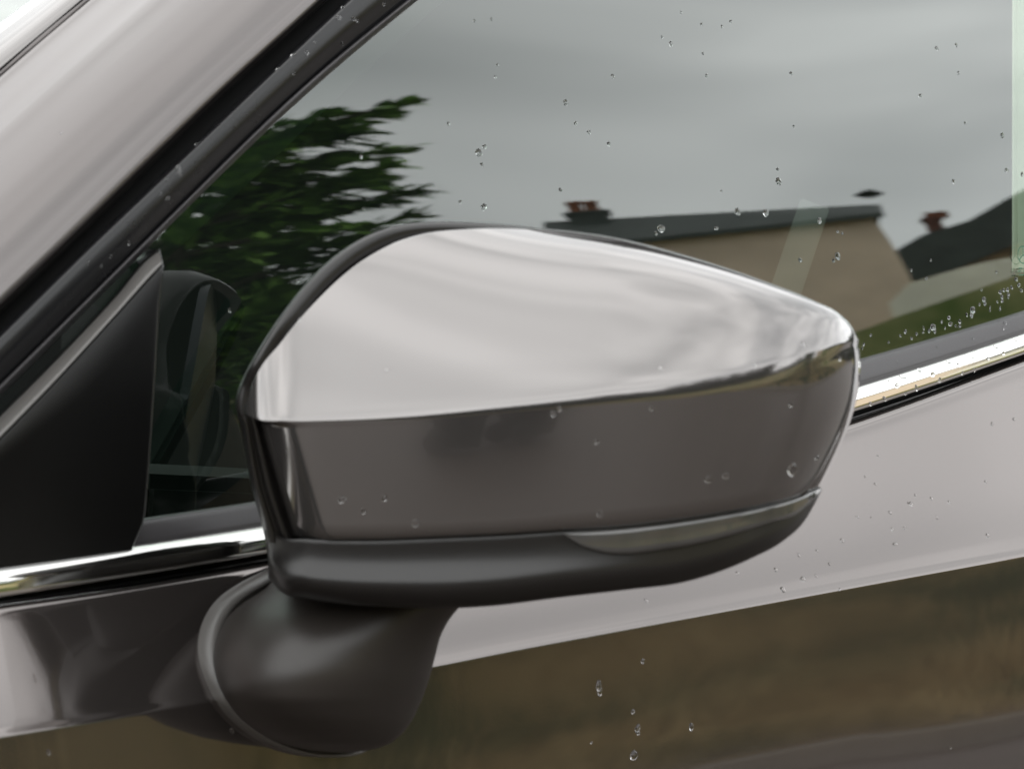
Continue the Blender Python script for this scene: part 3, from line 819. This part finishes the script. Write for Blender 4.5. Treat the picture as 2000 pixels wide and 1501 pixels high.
# a second house further along, mostly dark roof
H2 = 52
p2 = local_pts([(1752, 488), (1800, 460), (1890, 432), (1960, 392), (2200, 262), (2200, 400), (2000, 470), (1880, 520), (1770, 552)], H2)
g2 = terrain_z(*(wld(p2[3][0], H2, 0).xy))-.5
house2 = empty("house", wld(p2[3][0], H2+3, g2))
tag(house2, "low brown house with large dark slate roof and brick chimney, right in the window reflection", "house")
prism("roof", p2, H2-.2, H2+.1+5, M_SLATE, house2)
wl2 = [(p2[8][0]+.1, g2), (p2[8][0]+.1, p2[8][1]+.1), (p2[7][0], p2[7][1]+.1), (p2[6][0], p2[6][1]+.1), (p2[5][0]-.1, p2[5][1]+.1), (p2[5][0]-.1, g2)]
prism("wall", wl2, H2+.1, H2+4.7, M_WALLB, house2)
chimney(house2, 1806, 1850, 432, 465, H2+1, [(1816, 415), (1836, 413)], M_BRICK)
# pale garden wall
GW = 36
gp = local_pts([(1738, 590), (1775, 553), (1850, 530), (1920, 512), (2000, 497), (2300, 450)], GW)
gb_ = terrain_z(*(wld(gp[2][0], GW, 0).xy))-.4
gbot = local_pts([(1738, 622), (2300, 540)], GW)
o = prism("garden_wall", [(gp[0][0], gbot[0][1]-.1)]+gp+[(gp[-1][0], gbot[1][1]-.1)], GW, GW+.35, M_WALLW)
tag(o, "pale rendered garden wall below the dark roof in the window reflection", "wall")
bk = local_pts([(1560, 680), (1690, 642), (1745, 620), (1850, 584), (1920, 560), (2000, 532), (2300, 452)], GW-2)
bl_ = prism("grass_bank", [(bk[0][0], .3)]+bk+[(bk[-1][0], .3)], GW-2, GW-.15, M_BANK); tag(bl_, kind='structure')
# winged stand-in for an unidentified dark blob above the ridge
bc = FP(1697, 379, 30); bl = []
bv, bf = [], []
nb = 10
for i in range(nb+1):
    t = i/nb; r_ = .085*math.sin(math.pi*min(1, t*.92+.04))
    for k in range(8):
        a = 2*math.pi*k/8
        bv.append(bc+LX*(-.16+.32*t)+Vector((0, 0, 1))*r_*math.sin(a)+AX*r_*math.cos(a))
bf = grid_faces(nb+1, 8, True)+[tuple(range(8)), tuple(nb*8+i for i in range(8))]
k0 = len(bv)
for sg in (1, -1):
    b0 = len(bv)
    for q in ((-.07, 0, .0), (.07, 0, .0), (.07, .12*sg, .07), (.02, .20*sg, .05), (-.05, .12*sg, .07)):
        bv.append(bc+LX*q[0]+AX*q[1]+Vector((0, 0, q[2])))
    for q in ((-.07, 0, .012), (.07, 0, .012), (.07, .12*sg, .078), (.02, .20*sg, .056), (-.05, .12*sg, .078)):
        bv.append(bc+LX*q[0]+AX*q[1]+Vector((0, 0, q[2])))
    bf += [(b0, b0+1, b0+2, b0+4), (b0+4, b0+2, b0+3), (b0+5, b0+9, b0+7, b0+6), (b0+9, b0+8, b0+7)]
    loop = [0, 1, 2, 3, 4]
    for i in range(5): bf.append((b0+loop[i], b0+loop[(i+1) % 5], b0+5+loop[(i+1) % 5], b0+5+loop[i]))
bird_stand_in = mesh_obj("bird_stand_in", bv, bf, M_BLOB)
tag(bird_stand_in, "small dark winged stand-in for an unidentified blob above the right end of the house ridge in the window reflection", "bird_stand_in")

# two made-up bins, added to give the dark shapes mirrored in the cap's band
M_ADDED_BIN = mat("added_bin_plastic", (.004, .0045, .0045), rough=.45)
cap_bvh = BVHTree.FromPolygons([v for r_ in cap3 for v in r_], grid_faces(len(cap3), len(cap3[0])))
def added_bin_at(u, v, dist, rot, h, label):
    hit = cap_bvh.ray_cast(CAM, ray(u, v).normalized())
    d = ray(u, v).normalized(); n_ = hit[1]
    r_ = d-2*d.dot(n_)*n_
    g_ = hit[0]+r_*(dist/math.hypot(r_.x, r_.y))
    b = empty("added_bin", (g_.x, g_.y, .004)); b.rotation_euler = (0, 0, rot)
    tag(b, label, "bin", "wheelie bins on the road ahead")
    def part(name, rows, parent, **kw):
        o = grid(name, [[Vector(p) for p in r] for r in rows], M_ADDED_BIN, parent, closed=True, caps=(True, True), smooth=False, **kw); return o
    def rr(w, dp, z, r=.04, dy=0): 
        o = []
        for cx, cy, a0 in ((w/2-r, dp/2-r, 0), (-w/2+r, dp/2-r, 90), (-w/2+r, -dp/2+r, 180), (w/2-r, -dp/2+r, 270)):
            for k in range(4):
                a = rad(a0+30*k); o.append((cx+r*math.cos(a), cy+r*math.sin(a)+dy, z))
        return o
    body = part("body", [rr(.26, .28, .05), rr(.37, .42, h*.92), rr(.40, .46, h*.93), rr(.40, .46, h*.97)], b)
    lid = part("lid", [rr(.42, .48, h*.975), rr(.42, .48, h*1.0), rr(.36, .42, h*1.045)], b)
    for sx in (-1, 1):
        w_ = part("wheel", [[(sx*(.13+.04*q), .14+.1*math.cos(2*math.pi*k/16), .1+.1*math.sin(2*math.pi*k/16)) for k in range(16)] for q in (0, 1)], b)
    part("handle", [[(sx_, .27+.018*math.cos(2*math.pi*k/8), h*.95+.018*math.sin(2*math.pi*k/8)) for k in range(8)] for sx_ in (-.16, .16)], b)
    return g_
BG1 = added_bin_at(898, 886, 5.4, .4, .78, "added dark bin nearer the hinge end of the mirror cap's reflection")
BG2 = added_bin_at(1026, 868, 5.7, -.2, .78, "added dark bin further right in the mirror cap's reflection")
# tree: trunk, limbs reaching to the right, long drooping leaves in sprays
TD = 11.0
tr_l, _, _ = loc(FP(300, 500, TD))
tz = terrain_z(*(wld(tr_l, TD, 0).xy))
tree = empty("tree", wld(tr_l, TD, tz-.1))
tag(tree, "leafy dark green tree with ragged hanging sprays, reflected at the left of the side window", "tree")
ends = [(782, 200), (742, 222), (650, 216), (690, 255), (765, 290), (752, 322), (745, 352), (803, 374), (700, 340), (780, 424), (716, 398), (640, 250), (600, 240), (655, 300), (690, 440), (640, 360), (600, 320), (560, 280), (620, 400), (660, 470), (690, 492), (560, 380), (600, 450), (560, 430),
        (520, 340), (500, 400), (540, 470), (480, 450), (460, 500), (430, 540), (600, 575), (560, 585), (520, 560), (620, 610), (560, 640), (500, 600), (540, 690), (470, 640), (440, 600), (400, 560), (380, 500), (420, 450), (350, 560), (480, 700), (430, 680), (400, 640), (600, 660), (650, 560), (520, 750), (450, 760), (400, 720), (640, 700), (360, 650), (460, 390), (520, 300), (420, 350), (350, 420)]
lv, lf, bvv, bff = [], [], [], []
def tube(vs, fs, pts, r0, r1, n=6):
    b0 = len(vs)
    for i, p in enumerate(pts):
        t = i/(len(pts)-1); r_ = r0*(1-t)+r1*t
        d = (pts[min(i+1, len(pts)-1)]-pts[max(i-1, 0)]).normalized()
        s = d.cross(Vector((.3, .2, .93))).normalized(); q = s.cross(d)
        for k in range(n):
            a = 2*math.pi*k/n; vs.append(p+s*r_*math.cos(a)+q*r_*math.sin(a))
    fs += grid_faces(len(pts), n, True, b0)
top = wld(tr_l, TD, FP(300, 60, TD).z)
trunk_pts = [wld(tr_l+.12*math.sin(i*.9), TD+.1*math.cos(i), tz-.1+(top.z-tz+.1)*i/9) for i in range(10)]
tube(bvv, bff, trunk_pts, .16, .05, 10)
def leaf(c, dirv, L, Wd, droop=.25):
    side = dirv.cross(Vector((0, 0, 1)))
    if side.length < 1e-3: side = Vector((1, 0, 0))
    side = (side.normalized()+Vector((random.uniform(-.6, .6), random.uniform(-.6, .6), random.uniform(-.7, .7)))).normalized()
    side = (side-dirv*side.dot(dirv)).normalized()
    b0 = len(lv)
    dn = Vector((0, 0, -1))
    lv.extend([c, c+dirv*L*.35+side*Wd/2, c+dirv*L*.35-side*Wd/2, c+dirv*L*.75+side*Wd*.38+dn*L*droop*.4, c+dirv*L*.75-side*Wd*.38+dn*L*droop*.4, c+dirv*L+dn*L*droop])
    lf.extend([(b0, b0+1, b0+2), (b0+1, b0+3, b0+4, b0+2), (b0+3, b0+5, b0+4)])
def limb(end, start, dense=1.0, r0=.03):
    mid_ = (start+end)/2+Vector((0, 0, .12*random.uniform(-1, 1.4)))
    pts = [start*(1-t)**2+mid_*2*t*(1-t)+end*t*t for t in [i/7 for i in range(8)]]
    tube(bvv, bff, pts, r0, .005, 5)
    n = int(82*dense)
    for i in range(n):
        t = random.uniform(.25, 1)**.8; k = min(int(t*7), 6); f = t*7-k
        p = pts[k]*(1-f)+pts[k+1]*f
        dd = (pts[k+1]-pts[k]).normalized()
        dd = (dd+Vector((random.uniform(-.5, .5), random.uniform(-.5, .5), random.uniform(-.55, .4)))).normalized()
        leaf(p+Vector((random.gauss(0, .035), random.gauss(0, .05), random.gauss(0, .05)*(1.25-t)-.02)), dd, random.uniform(.10, .17), random.uniform(.04, .075), random.uniform(.0, .25))
    for i in range(16):
        leaf(pts[-1]-(pts[-1]-pts[-2])*random.uniform(0, .8)+Vector((random.gauss(0, .01), random.gauss(0, .02), random.gauss(0, .014))), ((pts[-1]-pts[-2]).normalized()+Vector((0, 0, random.uniform(-.4, .3)))).normalized(), .12, .055, random.uniform(0, .2))
for (u, v) in ends:
    e_ = FP(u, v, TD+random.uniform(-.5, .5))
    st = wld(tr_l+random.uniform(-.05, .12), TD, max(tz+.8, min(top.z-.1, e_.z+random.uniform(-.55, -.05))))
    limb(e_, st, 1.0)
for i in range(70):                                     # the rest of the crown, beyond the window's edge
    a = random.uniform(0, 2*math.pi); r_ = random.uniform(.5, 1.6)
    l = tr_l-abs(math.cos(a))*r_*1.0-.1; a2 = TD+math.sin(a)*r_
    z = random.uniform(tz+1.2, top.z+.5)
    limb(wld(l, a2, z), wld(tr_l, TD, max(tz+.8, min(top.z-.1, z-.3))), .8)
into(mesh_obj("trunk", bvv, bff, M_BARK), tree)
cr = mesh_obj("crown", lv, lf, M_LEAF, None, False); into(cr, tree)

# far hedges and woods on the skyline: one uncountable mass of foliage
hv, hf = [], []
rs = random.Random(3)
def clump(c, R):
    for _ in range(60):
        d = Vector((rs.gauss(0, 1), rs.gauss(0, 1), rs.gauss(0, .7))).normalized()*R*rs.uniform(.5, 1.05)
        p = c+d; b0 = len(hv); s = R*rs.uniform(.18, .34)
        for k in range(3):
            hv.append(p+Vector((rs.uniform(-1, 1), rs.uniform(-1, 1), rs.uniform(-1, 1)))*s)
        hf.append((b0, b0+1, b0+2))
for ang in np.arange(-175, 176, .75):
    a = rad(ang)
    dist = rs.uniform(70, 95)
    x, y = dist*math.sin(a), -dist*math.cos(a)
    du = math.degrees(math.atan2(AX.x, -AX.y))
    if abs(ang-du) < 9: continue
    R = rs.uniform(2.4, 4.0)
    for q in range(4): clump(Vector((x+rs.uniform(-2, 2), y+rs.uniform(-2, 2), terrain_z(x, y)+R*.5+q*R*.45)), R)
for ang in np.arange(-128, 6, 1.1):                   # nearer trees up the road, ahead of the car
    a = rad(ang); dist = rs.uniform(34, 46)
    x, y = dist*math.sin(a), -dist*math.cos(a)
    if -6.5 < y < 4.5: continue
    R = rs.uniform(1.8, 2.8)
    for q in range(5): clump(Vector((x+rs.uniform(-1.5, 1.5), y+rs.uniform(-1.5, 1.5), terrain_z(x, y)+R*.4+q*R*.55)), R)
hedge = mesh_obj("distant_hedges", hv, hf, M_WOOD, None, False)
tag(hedge, "dark line of distant hedges and trees on the skyline", "hedge", kind='stuff')

# ================================================================== RAIN
def surface(objs):
    vs, fs = [], []
    for o in objs:
        b0 = len(vs)
        vs += [v.co.copy() for v in o.data.vertices]; fs += [tuple(b0+i for i in p.vertices) for p in o.data.polygons]
    return BVHTree.FromPolygons(vs, fs)
rd_ = random.Random(11)
protos = []
for k in range(6):
    bm = bmesh.new(); bmesh.ops.create_icosphere(bm, subdivisions=3, radius=1)
    o_ = Vector((k*3.1, k*1.7, 0))
    for v in bm.verts:
        c = v.co.copy(); f = 1+.32*noise.noise(c*1.3+o_)
        c = c*f
        c.z = c.z*.42 if c.z > 0 else c.z*.06
        v.co = c
    me = bpy.data.meshes.new("rain_drop"); bm.to_mesh(me); bm.free()
    for p in me.polygons: p.use_smooth = True
    me.materials.append(M_WATER); protos.append(me)
SPECIAL = {(935, 298): "rain drop above the long streak of drops left of centre in the reflected sky", (1520, 354): "dark round rain drop in the reflected sky above the house ridge",
 (1440, 414): "left one of two rain drops side by side on the reflected house ridge", (1495, 415): "right one of two rain drops side by side on the reflected house ridge",
 (1291, 446): "largest rain drop over the dark reflected roof, just above the mirror cap", (1600, 430): "rain drop at the top of the reflected beige wall beside the faint diagonal band",
 (1636, 500): "rain drop in the middle of the reflected beige gable wall", (1563, 507): "rain drop on the faint diagonal band in the window",
 (1822, 638): "leftmost large rain drop of the row at the foot of the window", (1900, 604): "large rain drop in the middle of the row at the foot of the window",
 (1922, 585): "uppermost large rain drop of the row at the foot of the window", (1105, 200): "rain drop high in the reflected sky above the mirror cap's peak", (945, 404): "rain drop just above the mirror cap, right of the reflected tree",
 (1169, 1338): "largest rain drop on the lower door, topmost of the column right of the foot", (1245, 1421): "large rain drop at mid column on the lower door below the mirror",
 (1238, 1474): "flat rain drop lowest in the column on the lower door", (1350, 1418): "rain drop alone on the lower door right of the column of drops",
 (1548, 915): "largest rain drop on the mirror cap, near its right end", (812, 1020): "rain drop low on the mirror cap's left half, just above the black housing",
 (1172, 1003): "rain drop just above the left tip of the indicator lens", (668, 975): "leftmost large rain drop on the dark band of the mirror cap",
 (1384, 935): "left one of two large rain drops on the right half of the cap's band", (1418, 928): "right one of two large rain drops on the right half of the cap's band",
 (1958, 264): "rain drop in the reflected sky beside the pale strip at the right edge"}
def place_words(group, u, v):
    if "side window" in group: return "tiny rain drop on the glass "+("over the reflected tree" if u < 800 else "over the reflected beige wall or roofs" if v > 395 else "in the upper left of the reflected sky" if u < 1220 and v < 220 else "left of centre in the reflected sky" if u < 1220 else "high in the middle of the reflected sky" if u < 1600 and v < 160 else "low in the middle of the reflected sky" if u < 1600 else "in the right part of the reflected sky")
    if "painted door" in group: return "small rain drop on the painted door "+("below the crease line" if v > 1240 else "just above the crease line" if v > 1080 else "high up, right of the mirror's tip")
    if "mirror cap" in group: return "small rain drop on the mirror cap "+("on its pale upper face" if v < 730 else "on the left half of its dark band" if u < 1060 else "on the right half of its dark band")
    if "frame trim" in group: return "small rain drop on the black frame trim, "+("at its upper end" if v < 180 else "along its lower half")
    if "chrome" in group: return "small rain drop on the chrome strip, "+("near the mirror" if u < 1780 else "towards the right edge")
    if "foot of the window" in group: return "tiny rain drop at the window foot, "+("left of the row's first big drop" if u < 1812 else "between the row's big drops" if u < 1912 else "at the upper right end of the row")
    return None
def drop(bvh, u, v, size_px, label, group, ax=1.0, rot=None):
    label = SPECIAL.get((u, v)) or place_words(group, u, v) or label
    h = bvh.ray_cast(CAM, ray(u, v).normalized())
    if h[0] is None: return
    p, n_ = h[0], h[1]
    if n_.dot(p-CAM) > 0: n_ = -n_
    depth = (p-CAM).dot(FWD); r_ = size_px/2/F*depth
    o = bpy.data.objects.new("rain_drop", protos[rd_.randrange(6)]); COL.objects.link(o)
    zx = n_.normalized(); xx = Vector((0, 0, 1)).cross(zx).normalized(); yx = zx.cross(xx)
    a = rd_.uniform(0, 6.28) if rot is None else rot
    x2 = xx*math.cos(a)+yx*math.sin(a); y2 = zx.cross(x2)
    m4 = Matrix((x2*r_*ax, y2*r_/max(ax, .01)**.5, zx*r_)).transposed().to_4x4(); m4.translation = p+zx*r_*.03
    o.matrix_world = m4
    tag(o, label, "rain drop", group)
G_ = surface([glass]); 
LG, GG = "small clear rain drop clinging to the dark side window glass", "rain drops on the side window"
big = [(935, 298, 16), (946, 286, 9), (941, 322, 8), (1105, 200, 12), (1197, 149, 10), (945, 404, 13), (899, 394, 7), (1124, 241, 8), (1150, 258, 9), (1189, 281, 9), (1095, 370, 8), (1310, 86, 9), (1520, 354, 15), (1519, 330, 7), (1440, 414, 15), (1495, 415, 15), (1291, 446, 18), (1281, 455, 9), (1399, 445, 9), (1600, 430, 12), (1563, 507, 9),
       (1636, 500, 14), (1628, 508, 8), (1636, 452, 7), (1645, 455, 6), (1797, 187, 10), (1829, 94, 9), (1868, 88, 7), (1958, 264, 11), (1966, 332, 9), (1862, 354, 8), (1996, 340, 8), (1380, 148, 7), (1545, 143, 8), (967, 150, 6), (960, 37, 6), (926, 40, 6), (876, 241, 7), (1330, 24, 6), (1373, 104, 6), (1427, 42, 7), (1370, 47, 6), (1550, 247, 6), (972, 126, 6), (582, 548, 6), (705, 306, 9), (710, 408, 7), (448, 606, 7), (1410, 52, 7), (1293, 72, 6), (1409, 373, 5), (1885, 240, 6), (1872, 142, 7)]
for u, v, s in big: drop(G_, u, v, s, LG, GG, rd_.uniform(.8, 1.35))
L2, G2 = "tiny rain drop beaded along the lower right edge of the side window", "rain drops along the foot of the window"
foot = [(1822, 638, 15), (1815, 645, 8), (1826, 646, 9), (1853, 620, 8), (1856, 632, 9), (1874, 627, 9), (1874, 636, 8), (1866, 636, 6), (1846, 640, 6), (1900, 604, 14), (1898, 613, 12), (1888, 614, 7), (1922, 585, 11), (1924, 593, 8), (1913, 594, 6), (1933, 600, 6), (1933, 606, 5), (1953, 570, 9), (1957, 580, 8), (1957, 587, 7), (1953, 600, 6), (1953, 604, 6), (1969, 575, 7), (1969, 580, 6), (1960, 566, 8), (1968, 565, 8), (1976, 561, 7), (1948, 589, 5), (1768, 647, 8), (1758, 655, 6), (1701, 654, 6), (1687, 672, 6), (1684, 680, 5), (1804, 640, 6), (1985, 545, 10), (1990, 556, 9), (1839, 628, 6), (1995, 566, 8), (1803, 648, 6), (1818, 508, 5), (1780, 527, 6), (1809, 543, 7), (1946, 531, 6), (1917, 566, 5), (1780, 660, 6), (1790, 652, 6), (1735, 668, 5)]
for u, v, s in foot: drop(G_, u, v, s, L2, G2, rd_.uniform(.8, 1.3))
T_ = surface([frame])
L3, G3 = "small rain drop on the black window frame trim", "rain drops on the frame trim"
for u, v, s in [(670, 14, 9), (661, 34, 11), (690, 36, 12), (698, 40, 7), (668, 86, 9), (573, 107, 10), (599, 102, 9), (542, 135, 8), (574, 143, 7), (614, 82, 6), (385, 280, 10), (348, 330, 12), (352, 341, 7), (325, 350, 7), (328, 386, 9), (313, 377, 6), (252, 474, 8), (217, 500, 8), (198, 520, 8), (172, 512, 7), (353, 411, 7), (122, 642, 7), (750, 8, 8)]:
    drop(T_, u, v, s, L3, G3, rd_.uniform(.8, 1.4))
DO = surface([door])
L4, G4 = "small rain drop on the grey painted door right of the mirror", "rain drops on the painted door"
for u, v, s in [(1748, 1062, 9), (1779, 983, 9), (1775, 981, 6), (1819, 973, 7), (1788, 966, 6), (1854, 980, 7), (1743, 1033, 7), (1767, 1030, 7), (1674, 1008, 6), (1738, 1000, 7), (1560, 1083, 7), (1645, 1055, 10), (1516, 1112, 10), (1568, 1130, 11), (1594, 1124, 6), (1529, 1150, 11), (1440, 1118, 8), (1262, 1172, 9), (1169, 1338, 16), (1172, 1349, 13), (1236, 1388, 10), (1245, 1421, 14), (1246, 1430, 10), (1350, 1418, 12), (1238, 1474, 20), (1255, 1290, 10), (1155, 1449, 5), (1938, 827, 7), (1929, 1045, 9), (1710, 945, 6), (1715, 890, 5), (1595, 1075, 6), (1980, 818, 6), (452, 1426, 11), (1702, 1010, 5), (1640, 1150, 6), (1857, 1459, 5), (1690, 930, 5), (1925, 940, 6), (1830, 1010, 6), (1620, 1100, 6), (95, 1468, 10)]:
    drop(DO, u, v, s, L4, G4, rd_.uniform(.8, 1.4))
CHR = surface([chrome])
L5, G5 = "small rain drop on the bright chrome strip right of the mirror", "rain drops on the chrome strip"
for u, v, s in [(1753, 753, 11), (1763, 735, 12), (1795, 722, 9), (1822, 731, 11), (1834, 722, 8), (1700, 788, 9), (1728, 778, 9), (1740, 744, 9), (1835, 742, 9), (1853, 706, 10), (1873, 712, 8), (1900, 695, 9), (1945, 676, 10), (1960, 690, 8), (1985, 662, 9), (1770, 768, 8), (1790, 757, 9), (1812, 760, 8), (1905, 722, 8), (1693, 767, 7), (1720, 751, 8), (1880, 728, 7), (1930, 700, 7)]:
    drop(CHR, u, v, s, L5, G5, rd_.uniform(.9, 1.6))
MC = surface([cap])
L6, G6 = "rain drop on the painted cap of the door mirror", "rain drops on the mirror cap"
for u, v, s in [(1080, 807, 11), (1092, 797, 9), (560, 876, 8), (585, 625, 10), (755, 722, 8), (1290, 718, 8), (668, 975, 14), (750, 972, 11), (812, 1020, 15), (710, 998, 9), (1172, 1003, 13), (1165, 862, 9), (1384, 935, 15), (1418, 928, 12), (1548, 915, 26), (1596, 893, 12), (1272, 796, 9), (1545, 790, 10), (1640, 700, 9), (1474, 712, 10), (1570, 672, 10)]:
    drop(MC, u, v, s, L6, G6, rd_.uniform(.8, 1.4))
PP = surface([pillar])
L7, G7 = "tiny rain drop on the painted windscreen pillar", "rain drops on the pillar"
for u, v, s in [(36, 28, 7), (45, 77, 7), (120, 260, 6)]:
    drop(PP, u, v, s, L7, G7)
SE = surface([seal])
L8, G8 = "tiny rain drop on the grey rubber seal below the side window", "rain drops on the window seal"
for u, v, s in [(1963, 630, 8), (1960, 641, 6), (1830, 676, 5), (1752, 706, 5), (1900, 660, 6)]:
    drop(SE, u, v, s, L8, G8)
